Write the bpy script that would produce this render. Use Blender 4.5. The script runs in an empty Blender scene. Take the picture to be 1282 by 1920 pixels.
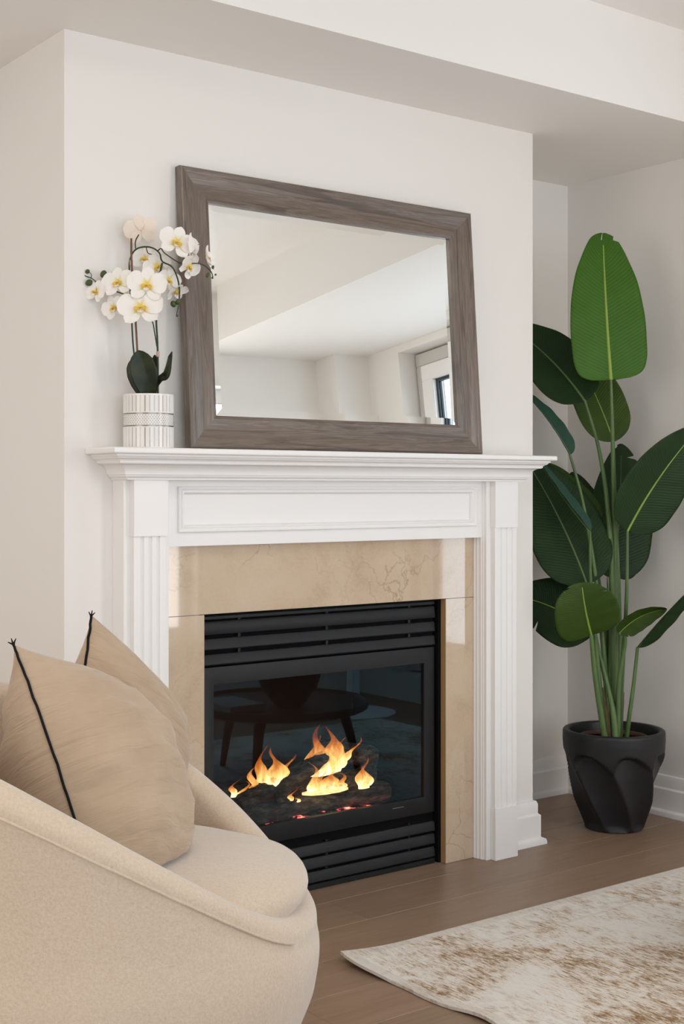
import bpy, bmesh, math, random
from mathutils import Vector, Matrix, noise
random.seed(7)
PI = math.pi
SC = bpy.context.scene
COL = SC.collection
# ------------------------------------------------------------------ camera
TH = math.radians(37.1); FPX = 2510.0; HY = 916.0
CAM = Vector((-1.466, -3.090, 1.150))
Fv = Vector((math.sin(TH), math.cos(TH), 0)); Rv = Vector((math.cos(TH), -math.sin(TH), 0)); Uv = Vector((0, 0, 1))
cd = bpy.data.cameras.new('camera'); co = bpy.data.objects.new('camera', cd); COL.objects.link(co)
co.location = CAM; co.rotation_euler = (PI/2, 0, -TH)
cd.sensor_fit = 'HORIZONTAL'; cd.sensor_width = 24.0; cd.lens = 24.0*FPX/1282.0
cd.shift_y = (HY-960.0)/1282.0
cd.clip_start = 0.05
SC.camera = co
# ------------------------------------------------------------------ world, lights, exposure
SC.view_settings.view_transform = 'Standard'; SC.view_settings.look = 'None'
SC.view_settings.gamma = 1.0; SC.view_settings.use_curve_mapping = False
SC.view_settings.exposure = -0.20
w = bpy.data.worlds.new('sky'); SC.world = w; w.use_nodes = True
w.node_tree.nodes['Background'].inputs[0].default_value = (0.74, 0.88, 1.0, 1)
w.node_tree.nodes['Background'].inputs[1].default_value = 0.93
def area(name, loc, rot, sx, sy, power, col):
    l = bpy.data.lights.new(name, 'AREA'); l.shape = 'RECTANGLE'; l.size = sx; l.size_y = sy
    l.energy = power; l.color = col
    o = bpy.data.objects.new(name, l); COL.objects.link(o); o.location = loc; o.rotation_euler = rot
    return o
# right panel is daylight of a real window; the others are added fill
area('added_daylight_back', (-0.9, -5.13, 1.25), (PI/2, 0, 0), 3.8, 1.8, 53, (0.80, 0.90, 1.0))  # added source behind the camera, lights the room from an unseen side
area('added_daylight_middle', (1.77, -3.09, 1.22), (PI/2, 0, 0), .68, 1.6, 19, (1.0, 0.95, 0.92))  # added source that brightens the recess
area('window_daylight_right', (3.42, -1.75, 1.2), (PI/2, 0, PI/2), 1.45, 2.0, 25, (0.82, 0.90, 1.0))
area('added_daylight_left', (-3.58, -1.5, 1.3), (PI/2, 0, -PI/2), 2.2, 1.9, 33, (1.0, 0.87, 0.74))  # added warm source on the unseen left wall
area('added_overhead_fill', (-0.5, -1.8, 2.545), (0, 0, 0), .9, .9, 13, (1.0, 0.95, 0.88))  # added overhead fill for chair rim, rug and floor
SC.cycles.diffuse_bounces = 8; SC.cycles.max_bounces = 16

# ------------------------------------------------------------------ helpers
def link(o, parent=None):
    COL.objects.link(o)
    if parent is not None: o.parent = parent
    return o
def thing(name, loc, label, cat, group=None):
    o = bpy.data.objects.new(name, None); link(o); o.location = loc; o.empty_display_size = 0.05
    o['label'] = label; o['category'] = cat
    if group: o['group'] = group
    return o
def rootloc(p):
    v = Vector((0, 0, 0))
    while p is not None:
        v = v + Vector(p.location); p = p.parent
    return v
def mesh(name, verts, faces, mat, parent=None, smooth=False, uvs=None, fmat=None, bevel=0, autos=None, label=None):
    off = rootloc(parent)
    me = bpy.data.meshes.new(name)
    me.from_pydata([tuple(Vector(v)-off) for v in verts], [], faces)
    mats = mat if isinstance(mat, (list, tuple)) else [mat]
    for m in mats: me.materials.append(m)
    if fmat:
        for p, k in zip(me.polygons, fmat): p.material_index = k
    if uvs:
        ul = me.uv_layers.new(name='UVMap')
        for p in me.polygons:
            for li, vi in zip(p.loop_indices, p.vertices): ul.data[li].uv = uvs[vi]
    bm = bmesh.new(); bm.from_mesh(me)
    bmesh.ops.recalc_face_normals(bm, faces=bm.faces)
    if bevel:
        bmesh.ops.bevel(bm, geom=list(bm.edges), offset=bevel, segments=2, affect='EDGES', clamp_overlap=True)
    bm.to_mesh(me); bm.free()
    if smooth:
        for p in me.polygons: p.use_smooth = True
        if autos: me.set_sharp_from_angle(angle=math.radians(autos))
    o = bpy.data.objects.new(name, me); link(o, parent)
    if label: o['label'] = label
    return o
def boxvf(boxes):
    V = []; Fc = []
    for (x0, x1, y0, y1, z0, z1) in boxes:
        b = len(V)
        V += [(x0,y0,z0),(x1,y0,z0),(x1,y1,z0),(x0,y1,z0),(x0,y0,z1),(x1,y0,z1),(x1,y1,z1),(x0,y1,z1)]
        Fc += [tuple(b+i for i in q) for q in ((0,3,2,1),(4,5,6,7),(0,1,5,4),(1,2,6,5),(2,3,7,6),(3,0,4,7))]
    return V, Fc
def box(name, b, mat, parent=None, bevel=0, **k):
    V, Fc = boxvf(b if isinstance(b, list) else [b])
    return mesh(name, V, Fc, mat, parent, bevel=bevel, smooth=bool(bevel), autos=35 if bevel else None, **k)
def struct(o):
    o['kind'] = 'structure'; return o
def bridge(rows, closed=False, caps=False):
    """rows of equal length -> verts, faces"""
    V = [p for r in rows for p in r]; n = len(rows[0]); Fc = []
    for i in range(len(rows)-1):
        for j in range(n if closed else n-1):
            a = i*n+j; b = i*n+(j+1) % n; Fc.append((a, b, b+n, a+n))
    if caps:
        Fc.append(tuple(range(n))[::-1]); Fc.append(tuple((len(rows)-1)*n+j for j in range(n)))
    return V, Fc
def tube_vf(pts, rad, n=8):
    pts = [Vector(p) for p in pts]; rows = []
    t0 = (pts[1]-pts[0]).normalized(); up = Vector((0, 0, 1)) if abs(t0.z) < .9 else Vector((1, 0, 0))
    s = t0.cross(up).normalized()
    for i, p in enumerate(pts):
        t = (pts[min(i+1, len(pts)-1)]-pts[max(i-1, 0)]).normalized()
        s = (s - t*s.dot(t)).normalized(); u = t.cross(s)
        r = rad[i] if isinstance(rad, (list, tuple)) else rad
        rows.append([tuple(p+s*math.cos(2*PI*k/n)*r+u*math.sin(2*PI*k/n)*r) for k in range(n)])
    return bridge(rows, True, True)
def tube(name, pts, rad, mat, parent, n=8, **k):
    V, Fc = tube_vf(pts, rad, n); return mesh(name, V, Fc, mat, parent, smooth=True, autos=60, **k)
def spline(pts, per=6):
    """Catmull-Rom through points"""
    P = [Vector(p) for p in pts]; P = [P[0]*2-P[1]]+P+[P[-1]*2-P[-2]]; out = []
    for i in range(1, len(P)-2):
        for k in range(per):
            t = k/per; a, b, c, d = P[i-1], P[i], P[i+1], P[i+2]
            out.append(0.5*((2*b)+(c-a)*t+(2*a-5*b+4*c-d)*t*t+(3*b-a-3*c+d)*t**3))
    out.append(P[-2]); return out
def lathe_rows(prof, c, n=48, f=None):
    rows = []
    for (r, z) in prof:
        rows.append([(c[0]+(r if f is None else f(r, z, 2*PI*k/n))*math.cos(2*PI*k/n), c[1]+(r if f is None else f(r, z, 2*PI*k/n))*math.sin(2*PI*k/n), z) for k in range(n)])
    return rows
def interp(tab, t):
    if t <= tab[0][0]: return tab[0][1]
    for (a, va), (b, vb) in zip(tab, tab[1:]):
        if t <= b:
            k = (t-a)/(b-a); return va+(vb-va)*k
    return tab[-1][1]
def cinterp(tab, t):
    for i in range(len(tab)-1):
        (a, va), (b, vb) = tab[i], tab[i+1]
        if t <= b or i == len(tab)-2:
            h = b-a; k = min(1, max(0, (t-a)/h))
            m0 = (vb-tab[i-1][1])/(b-tab[i-1][0])*h if i > 0 else (vb-va)*1.6
            m1 = (tab[i+2][1]-va)/(tab[i+2][0]-a)*h if i+2 < len(tab) else (vb-va)*1.6
            return (2*k**3-3*k*k+1)*va+(k**3-2*k*k+k)*m0+(-2*k**3+3*k*k)*vb+(k**3-k*k)*m1
def sinterp(tab, t):
    if t <= tab[0][0]: return tab[0][1]
    for (a, va), (b, vb) in zip(tab, tab[1:]):
        if t <= b:
            k = (t-a)/(b-a); k = k*k*(3-2*k); return va+(vb-va)*k
    return tab[-1][1]
def at(x, y, d):
    """world point d metres deep along the view direction, in the 1282x1920 frame"""
    return CAM + Fv*d + Rv*((x-641)/FPX*d) + Uv*((HY-y)/FPX*d)

# ------------------------------------------------------------------ materials
class NT:
    def __init__(s, name, col=(.8,.8,.8), rough=.5, metal=0, spec=.5):
        s.m = bpy.data.materials.new(name); s.m.use_nodes = True; s.t = s.m.node_tree
        s.b = s.t.nodes['Principled BSDF']; s.out = s.t.nodes['Material Output']
        s.b.inputs['Base Color'].default_value = (*col, 1); s.b.inputs['Roughness'].default_value = rough
        s.b.inputs['Metallic'].default_value = metal; s.b.inputs['Specular IOR Level'].default_value = spec
        s.m.diffuse_color = (*col, 1)
    def n(s, typ, **k):
        nd = s.t.nodes.new(typ)
        for a, v in k.items():
            if a.startswith('i_'):
                key = a[2:].replace('_', ' '); nd.inputs[key].default_value = v
            else: setattr(nd, a, v)
        return nd
    def l(s, a, b): s.t.links.new(a, b)
    def coord(s, kind='Object', scale=(1,1,1), rot=(0,0,0)):
        tc = s.n('ShaderNodeTexCoord'); mp = s.n('ShaderNodeMapping')
        mp.inputs['Scale'].default_value = scale; mp.inputs['Rotation'].default_value = rot
        s.l(tc.outputs[kind], mp.inputs['Vector']); return mp.outputs[0]
    def noise(s, vec, scale, detail=4, rough=.55, dist=0):
        nd = s.n('ShaderNodeTexNoise'); nd.inputs['Scale'].default_value = scale; nd.inputs['Detail'].default_value = detail
        nd.inputs['Roughness'].default_value = rough; nd.inputs['Distortion'].default_value = dist
        s.l(vec, nd.inputs['Vector']); return nd.outputs['Fac']
    def ramp(s, fac, stops):
        r = s.n('ShaderNodeValToRGB'); e = r.color_ramp.elements
        while len(e) < len(stops): e.new(.5)
        for el, (p, c) in zip(e, stops):
            el.position = p; el.color = (*c, 1) if len(c) == 3 else c
        s.l(fac, r.inputs[0]); return r.outputs[0]
    def mix(s, fac, a, b, mode='MIX'):
        m = s.n('ShaderNodeMix', data_type='RGBA', blend_type=mode)
        for sock, v in ((m.inputs[0], fac), (m.inputs[6], a), (m.inputs[7], b)):
            if hasattr(v, 'is_linked'): s.l(v, sock)
            elif isinstance(v, (int, float)): sock.default_value = v
            else: sock.default_value = (*v, 1)
        return m.outputs[2]
    def math(s, op, a, b=0.0, c=None):
        m = s.n('ShaderNodeMath', operation=op)
        for i, v in enumerate((a, b) if c is None else (a, b, c)):
            if hasattr(v, 'is_linked'): s.l(v, m.inputs[i])
            else: m.inputs[i].default_value = v
        return m.outputs[0]
    def bump(s, h, strength=.3, dist=.01):
        b = s.n('ShaderNodeBump'); b.inputs['Strength'].default_value = strength; b.inputs['Distance'].default_value = dist
        s.l(h, b.inputs['Height']); s.l(b.outputs[0], s.b.inputs['Normal']); return b
    def base(s, c): s.l(c, s.b.inputs['Base Color'])

def m_paint(name, col, rough=.6):
    t = NT(name, col, rough, spec=.3); v = t.coord()
    t.bump(t.noise(v, 160, 3), .02, .001); return t.m
WALL = m_paint('warm white wall paint', (.85, .828, .795))
CEIL = m_paint('ceiling paint', (.87, .852, .825))
TRIM = m_paint('white satin trim paint', (.88, .868, .86), .32)

def m_marble():
    t = NT('cream marble', (.7,.6,.48), .07); v = t.coord()
    base = t.ramp(t.noise(v, 5, 6, .6, .6), [(.25,(.47,.345,.23)),(.5,(.57,.435,.30)),(.8,(.63,.51,.375))])
    spk = t.noise(v, 130, 3, .7)
    base = t.mix(t.ramp(spk, [(.35,(0,0,0)),(.75,(.35,.35,.35))]), base, (.66,.54,.41))
    vn = t.n('ShaderNodeTexVoronoi', feature='DISTANCE_TO_EDGE'); vn.inputs['Scale'].default_value = 3.4
    dn = t.n('ShaderNodeTexNoise'); dn.inputs['Scale'].default_value = 7; dn.inputs['Detail'].default_value = 6
    t.l(v, dn.inputs['Vector'])
    add = t.n('ShaderNodeMix', data_type='RGBA', blend_type='LINEAR_LIGHT'); add.inputs[0].default_value = .13
    t.l(v, add.inputs[6]); t.l(dn.outputs['Color'], add.inputs[7]); t.l(add.outputs[2], vn.inputs['Vector'])
    line = t.ramp(vn.outputs['Distance'], [(0,(.8,.8,.8)),(.004,(.4,.4,.4)),(.009,(0,0,0))])
    mask = t.ramp(t.noise(v, 3.1, 2), [(.44,(0,0,0)),(.60,(.75,.75,.75))])
    fac = t.mix(1.0, line, mask, 'MULTIPLY')
    t.base(t.mix(fac, base, (.26,.17,.10)))
    t.b.inputs['Coat Weight'].default_value = 1.0; t.b.inputs['Coat Roughness'].default_value = .03; t.b.inputs['Coat IOR'].default_value = 1.6
    return t.m
MARBLE = m_marble()
def m_simple(name, col, rough=.5, metal=0, spec=.5, bumpk=None):
    t = NT(name, col, rough, metal, spec)
    if bumpk:
        v = t.coord(); t.bump(t.noise(v, bumpk[0], 4), bumpk[1], bumpk[2])
    return t.m
BLACK = m_simple('black powder coated steel', (.0095,.0105,.012), .5, 0, .32, (400,.08,.001))
DARK = m_simple('matte firebox black', (.006,.006,.007), .9, 0, .1)
SILVERLINE = m_simple('worn silver mark', (.35,.35,.36), .4, 1)

def m_floor():
    t = NT('oiled oak floor', (.3,.2,.14), .42)
    oi = t.n('ShaderNodeObjectInfo')
    tc = t.n('ShaderNodeTexCoord'); ad = t.n('ShaderNodeVectorMath', operation='ADD')
    sc = t.n('ShaderNodeMath', operation='MULTIPLY'); sc.inputs[1].default_value = 37.0
    t.l(oi.outputs['Random'], sc.inputs[0]); t.l(tc.outputs['Object'], ad.inputs[0]); t.l(sc.outputs[0], ad.inputs[1])
    mp = t.n('ShaderNodeMapping'); mp.inputs['Scale'].default_value = (1.2, 14, 1); t.l(ad.outputs[0], mp.inputs['Vector'])
    g = t.noise(mp.outputs[0], 3.2, 8, .62, .8)
    mp2 = t.n('ShaderNodeMapping'); mp2.inputs['Scale'].default_value = (3, 90, 1); t.l(ad.outputs[0], mp2.inputs['Vector'])
    g2 = t.noise(mp2.outputs[0], 4, 4, .6)
    c = t.ramp(g, [(.2,(.245,.160,.106)),(.5,(.305,.208,.142)),(.8,(.345,.243,.172))])
    c = t.mix(t.ramp(g2, [(.3,(.22,.22,.22)),(.6,(0,0,0))]), c, (.19,.12,.075))
    br = t.ramp(oi.outputs['Random'], [(0,(.90,.90,.90)),(1,(1.06,1.05,1.04))])
    c = t.mix(1.0, c, br, 'MULTIPLY'); t.base(c)
    t.bump(g2, .08, .001); return t.m
OAK = m_floor()
def m_framewood():
    t = NT('grey brown wood grain', (.2,.15,.12), .34); v = t.coord('UV', (1, 22, 1))
    g = t.noise(v, 2.6, 8, .62, 1.1)
    v2 = t.coord('UV', (3, 110, 1)); g2 = t.noise(v2, 5, 4, .6)
    c = t.ramp(g, [(.28,(.060,.040,.028)),(.42,(.135,.092,.068)),(.50,(.225,.168,.130)),(.58,(.15,.105,.078)),(.66,(.235,.19,.16)),(.8,(.17,.125,.098))])
    c = t.mix(t.ramp(g2, [(.35,(.5,.5,.5)),(.6,(0,0,0))]), c, (.09,.062,.048)); t.base(c)
    t.bump(g2, .15, .001); t.b.inputs['Coat Weight'].default_value = .35; t.b.inputs['Coat Roughness'].default_value = .22; t.b.inputs['Coat Tint'].default_value = (.8,.92,1,1)
    return t.m
FWOOD = m_framewood()
MIRROR = m_simple('silvered mirror', (.93,.955,.945), 0.0, 1)
def m_boucle():
    t = NT('cream boucle', (.78,.69,.575), .95, spec=.1); v = t.coord()
    n1 = t.noise(v, 210, 5, .7); n2 = t.noise(v, 22, 3)
    h = t.math('ADD', n1, t.math('MULTIPLY', n2, 1.2))
    t.base(t.ramp(n1, [(.3,(.60,.475,.355)),(.62,(.68,.565,.445))]))
    t.bump(h, .45, .004); t.b.inputs['Sheen Weight'].default_value = .9; t.b.inputs['Sheen Roughness'].default_value = .35
    return t.m
BOUCLE = m_boucle()
def m_linen():
    t = NT('beige linen', (.5,.38,.27), .9, spec=.15); v = t.coord()
    n1 = t.noise(t.coord('UV', (1, 9, 1)), 60, 4, .7); n2 = t.noise(t.coord('UV', (9, 1, 1)), 60, 4, .7)
    h = t.math('ADD', n1, n2)
    t.base(t.ramp(t.noise(v, 9, 4), [(.3,(.43,.315,.215)),(.7,(.49,.37,.26))]))
    wr = t.noise(t.coord('UV', (3.0, 16, 1), (0,0,.25)), 2.2, 3, .5, .6)
    h = t.math('ADD', t.math('MULTIPLY', h, .10), t.math('MULTIPLY', wr, 4.0))
    t.bump(h, .32, .006); t.b.inputs['Sheen Weight'].default_value = .3; return t.m
LINEN = m_linen()
CORD = m_simple('black cord', (.008,.008,.009), .8, 0, .2)
def m_rug():
    t = NT('distressed woven rug', (.6,.5,.4), .95, spec=.1); v = t.coord()
    vs = t.coord('Object', (48.0, 8, 1), (0,0,.0))            # yarn streaks along x
    st = t.noise(vs, 3.5, 6, .8)
    big = t.noise(v, 3.0, 5, .62, .5); mid = t.noise(t.coord('Object', (2.4, 1, 1)), 15, 6, .78, .6)
    f = t.math('ADD', t.math('MULTIPLY', big, .75), t.math('ADD', t.math('MULTIPLY', mid, .65), t.math('MULTIPLY', st, .95)))
    c = t.ramp(f, [(.80,(.70,.655,.59)),(.98,(.62,.555,.475)),(1.0,(.62,.555,.475))])
    f2 = t.math('MULTIPLY', f, .5)
    c = t.ramp(f2, [(.54,(.84,.81,.76)),(.60,(.76,.70,.62)),(.635,(.56,.43,.31)),(.68,(.28,.165,.09))])
    # worn ornamental border squares near the edges (mask from UV, u v in metres from the edge)
    tc = t.n('ShaderNodeTexCoord'); sp = t.n('ShaderNodeSeparateXYZ'); t.l(tc.outputs['UV'], sp.inputs[0])
    ex, ey = sp.outputs[0], sp.outputs[1]
    e = t.math('MINIMUM', ex, ey)
    band = t.math('MULTIPLY', t.math('GREATER_THAN', e, .045), t.math('LESS_THAN', e, .13))
    ck = t.n('ShaderNodeTexChecker'); ck.inputs['Scale'].default_value = 28; t.l(tc.outputs['UV'], ck.inputs['Vector'])
    bf = t.math('MULTIPLY', t.math('MULTIPLY', band, ck.outputs['Fac']), t.ramp(mid, [(.4,(.0,.0,.0)),(.65,(.45,.45,.45))]))
    c = t.mix(bf, c, (.42,.33,.25))
    line = t.math('MULTIPLY', t.math('GREATER_THAN', e, .14), t.math('LESS_THAN', e, .152))
    c = t.mix(t.math('MULTIPLY', line, .15), c, (.40,.31,.23))
    edge = t.math('LESS_THAN', e, .03)
    c = t.mix(t.math('MULTIPLY', edge, .6), c, (.70,.66,.60))
    t.base(c); t.bump(st, .6, .004); return t.m
RUG = m_rug()
def m_leaf(name, c1, c2, vein, rough=.5):
    t = NT(name, c1, rough, spec=.22)
    tc = t.n('ShaderNodeTexCoord'); sp = t.n('ShaderNodeSeparateXYZ'); t.l(tc.outputs['UV'], sp.inputs[0])
    a = t.math('ABSOLUTE', t.math('SUBTRACT', sp.outputs[0], .5))
    ph = t.math('SUBTRACT', sp.outputs[1], t.math('MULTIPLY', a, .28))
    nz = t.noise(tc.outputs['UV'], 7, 2)
    s1 = t.math('SINE', t.math('ADD', t.math('MULTIPLY', ph, 260.0), t.math('MULTIPLY', nz, 2.5)))
    f = t.math('MULTIPLY_ADD', s1, .5, .5)
    big = t.noise(t.coord('Object'), 6, 3)
    c = t.ramp(big, [(.3, c1), (.7, c2)])
    c = t.mix(t.ramp(f, [(.5,(0,0,0)),(1,(.6,.6,.6))]), c, vein)
    t.base(c); t.bump(f, .25, .002)
    return t.m
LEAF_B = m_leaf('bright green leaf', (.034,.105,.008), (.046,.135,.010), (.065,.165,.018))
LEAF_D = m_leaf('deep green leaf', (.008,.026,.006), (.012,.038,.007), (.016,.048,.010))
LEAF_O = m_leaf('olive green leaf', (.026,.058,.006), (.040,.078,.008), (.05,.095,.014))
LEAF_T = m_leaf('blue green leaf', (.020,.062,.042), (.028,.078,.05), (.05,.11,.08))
MIDRIB = m_simple('pale green midrib', (.24,.36,.055), .45)
MIDRIB_D = m_simple('dull green midrib', (.10,.165,.05), .45)
def m_stalk():
    t = NT('green stalk', (.09,.16,.05), .45); v = t.coord('Object', (30,30,2))
    t.base(t.ramp(t.noise(v, 2, 4), [(.3,(.055,.115,.030)),(.7,(.115,.195,.062))])); return t.m
STALK = m_stalk()
def m_sheath():
    t = NT('brown dry sheath', (.1,.05,.02), .8); v = t.coord('Object', (18,18,6))
    t.base(t.ramp(t.noise(v, 2.5, 5), [(.35,(.035,.016,.008)),(.5,(.15,.075,.035)),(.62,(.10,.13,.04)),(.75,(.24,.14,.07))])); return t.m
SHEATH = m_sheath()
POT = m_simple('matt charcoal ceramic', (.012,.0135,.0165), .45, 0, .45, (60,.12,.003))
SOIL = m_simple('dark soil', (.03,.018,.010), .95, 0, .1, (90,.9,.02))

# ------------------------------------------------------------------ room shell
Z1 = 2.30; Z2 = 2.585; XR = 2.295; YB = 0.458
# floor: sub-floor with every board a piece of its own
fl = struct(box('floor', (-3.7, 3.5, -5.3, .6, -.06, -.016), DARK))
PW = .185
y = YB; row = 0; bmesh_cache = {}
def plank_mesh(L, W):
    key = (round(L, 3), round(W, 3))
    if key in bmesh_cache: return bmesh_cache[key]
    V, Fc = boxvf([(-L/2+.0005, L/2-.0005, -W/2+.0005, W/2-.0005, -.014, 0)])
    me = bpy.data.meshes.new('floorboard'); me.from_pydata(V, [], Fc); me.materials.append(OAK)
    bm = bmesh.new(); bm.from_mesh(me)
    bmesh.ops.bevel(bm, geom=[e for e in bm.edges if all(v.co.z > -.001 for v in e.verts)], offset=.0012, segments=1, affect='EDGES')
    bm.to_mesh(me); bm.free(); bmesh_cache[key] = me; return me
offs = [.35, 1.55, .95, 1.95, .6, 1.25]
while y > -5.2:
    x = -3.6 - offs[row % 6]
    while x < 3.4:
        x0 = max(x, -3.6); x1 = min(x+2.1, 3.4)
        if x1-x0 > .02:
            o = bpy.data.objects.new('floorboard', plank_mesh(x1-x0, PW)); link(o, fl)
            o.location = ((x0+x1)/2, y-PW/2, 0)
        x += 2.1
    y -= PW; row += 1

FX0, FX1, FZ = .403, 1.262, .812     # firebox opening
struct(box('wall_chimney', [(0, FX0-.012, 0.0, YB+.05, 0, Z1), (FX1+.012, 1.646, 0.0, YB+.05, 0, Z1), (FX0-.012, FX1+.012, 0.0, YB+.05, FZ+.012, Z1),
     (FX0-.012, FX1+.012, .44, YB+.05, 0, FZ+.012)], WALL))
struct(box('wall_left_recess', (-3.7, 0.0, YB, YB+.05, 0, Z1+.4), WALL))
struct(box('wall_right_recess', (1.646, XR, YB, YB+.05, 0, Z1+.4), WALL))
struct(box('wall_right', (XR, 3.6, -.78, YB+.05, 0, Z1+.4), WALL))
struct(box('wall_left', [(-3.75, -3.6, -.3, YB, 0, 2.62), (-3.75, -3.6, -5.3, -2.7, 0, 2.62), (-3.75, -3.6, -2.7, -.3, 2.3, 2.62), (-3.75, -3.6, -2.7, -.3, 0, .3)], WALL))
struct(box('wall_window', [(3.18, 3.5, -.95, -.78, 0, 2.6), (3.18, 3.5, -3.2, -2.56, 0, 2.6),
     (3.18, 3.5, -2.56, -.95, 2.26, 2.6), (3.18, 3.5, -2.56, -.95, 0, .14)], WALL))
struct(box('wall_back', [(1.3, 1.36, -3.2, -3.01, 0, 2.6), (2.18, 2.95, -3.2, -3.01, 0, 2.6), (1.36, 2.18, -3.2, -3.01, 2.1, 2.6), (1.36, 2.18, -3.2, -3.01, 0, .35), (2.95, 3.5, -3.2, -2.83, 0, 2.6)], WALL))
struct(box('wall_side', (1.2, 1.3, -5.3, -3.2, 0, 2.6), WALL))
struct(box('wall_back_far', [(-3.7, -2.9, -5.3, -5.16, 0, 2.6), (1.1, 1.3, -5.3, -5.16, 0, 2.6), (-2.9, 1.1, -5.3, -5.16, 2.25, 2.6), (-2.9, 1.1, -5.3, -5.16, 0, .3)], WALL))
struct(box('ceiling', (-3.7, 2.15, -5.3, -.39, Z2, Z2+.08), CEIL))
struct(box('trim_1', (-3.7, 3.6, -.39, YB+.05, Z1, Z2+.08), CEIL))
struct(box('trim_2', (2.15, 3.6, -3.2, -.39, Z1, Z2+.08), CEIL))

clt = box('added_ceiling_light', (-.97, -.03, -2.27, -1.33, 2.555, 2.5845), NT('white added light housing', (.85,.85,.85), .4).m, bevel=.004)  # added unseen fixture that goes with the overhead fill
clt['label'] = 'flat square white ceiling light, added unseen to brighten the room from above'; clt['category'] = 'light'
# windows (frame, sash and panes); only the first is real, the rest are added
GLASSW = NT('window glass', (1,1,1), 0.0); GLASSW.b.inputs['Transmission Weight'].default_value = 1; GLASSW.b.inputs['IOR'].default_value = 1.01
GLASSW.b.inputs['Specular IOR Level'].default_value = .1
UPVC = m_simple('grey white window frame', (.62,.60,.57), .4)
GASKET = m_simple('dark rubber gasket', (.03,.045,.055), .6)
wn = struct(box('window_1', [(3.29, 3.37, -2.55, -.96, 2.18, 2.25), (3.29, 3.37, -2.55, -.96, .15, .22), (3.29, 3.37, -2.55, -2.50, .22, 2.18), (3.29, 3.37, -1.01, -.96, .22, 2.18),
      ], UPVC, bevel=.004))
box('sash', [(3.275, 3.35, -2.498, -1.79, 2.09, 2.175), (3.275, 3.35, -2.498, -1.79, .225, .31), (3.275, 3.35, -2.498, -2.41, .31, 2.09), (3.275, 3.35, -1.875, -1.79, .31, 2.09)], TRIM, wn, bevel=.004)
box('sash', [(3.275, 3.35, -1.785, -1.015, 2.09, 2.175), (3.275, 3.35, -1.785, -1.015, .225, .31), (3.275, 3.35, -1.785, -1.70, .31, 2.09), (3.275, 3.35, -1.10, -1.015, .31, 2.09)], TRIM, wn, bevel=.004)
for (a, b) in ((-2.41, -1.875), (-1.70, -1.10)):
    box('gasket', [(3.30, 3.33, a, b, 2.075, 2.09), (3.30, 3.33, a, b, .31, .325), (3.30, 3.33, a, a+.015, .325, 2.075), (3.30, 3.33, b-.015, b, .325, 2.075)], GASKET, wn)
    box('pane', (3.31, 3.316, a+.015, b-.015, .325, 2.075), GLASSW.m, wn)
w2 = struct(box('added_window_2', [(-2.9, 1.1, -5.26, -5.2, 2.18, 2.25), (-2.9, 1.1, -5.26, -5.2, .3, .37), (-2.9, -2.83, -5.26, -5.2, .37, 2.18), (1.03, 1.1, -5.26, -5.2, .37, 2.18),
      (-1.6, -1.53, -5.26, -5.2, .37, 2.18), (-.27, -.2, -5.26, -5.2, .37, 2.18)], TRIM))  # unseen window added only to supply room light
for (a, b) in ((-2.83, -1.6), (-1.53, -.27), (-.2, 1.03)):
    box('pane', (a, b, -5.235, -5.229, .37, 2.18), GLASSW.m, w2)

w3 = struct(box('added_window_3', [(-3.72, -3.66, -2.7, -.3, 2.23, 2.3), (-3.72, -3.66, -2.7, -.3, .3, .37), (-3.72, -3.66, -2.7, -2.63, .37, 2.23), (-3.72, -3.66, -.37, -.3, .37, 2.23), (-3.72, -3.66, -1.535, -1.465, .37, 2.23)], TRIM))  # added opening in the left wall, out of view, for light alone
for (a, b) in ((-2.63, -1.535), (-1.465, -.37)): box('pane', (-3.695, -3.689, a, b, .37, 2.23), GLASSW.m, w3)
w4 = struct(box('added_window_4', [(1.36, 2.18, -3.17, -3.11, 2.03, 2.1), (1.36, 2.18, -3.17, -3.11, .35, .42), (1.36, 1.43, -3.17, -3.11, .42, 2.03), (2.11, 2.18, -3.17, -3.11, .42, 2.03)], TRIM))  # window added to the back wall for more light in the recess
box('pane', (1.43, 2.11, -3.145, -3.139, .42, 2.03), GLASSW.m, w4)
# baseboards: profile (out from wall, height), swept
BP = [(0, .14), (.008, .138), (.012, .128), (.012, .098), (.019, .092), (.019, .022), (.031, .016), (.033, .008), (.033, 0), (0, 0)]
def baseboard(name, path, mat=TRIM):
    """path: list of (x, y); board grows to the right-hand side of travel"""
    P = [Vector((a, b)) for a, b in path]; rows = []
    for i, p in enumerate(P):
        nrm = []
        if i > 0: d = (p-P[i-1]).normalized(); nrm.append(Vector((d.y, -d.x)))
        if i < len(P)-1: d = (P[i+1]-p).normalized(); nrm.append(Vector((d.y, -d.x)))
        if len(nrm) == 2: m = (nrm[0]+nrm[1]); m = m/(1+nrm[0].dot(nrm[1]))
        else: m = nrm[0]
        rows.append([(p.x+m.x*o, p.y+m.y*o, z) for o, z in BP])
    V, Fc = bridge(rows, True, True)
    return struct(mesh(name, V, Fc, mat, smooth=True, autos=25))
baseboard('baseboard_chimney_right', [(1.5155, 0), (1.646, 0), (1.646, YB)])
baseboard('baseboard_recess', [(1.646+.034, YB), (XR, YB), (XR, -.78), (3.1, -.78)])
baseboard('baseboard_chimney_left', [(-3.6, YB), (0, YB), (0, 0), (.1345, 0)])

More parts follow.
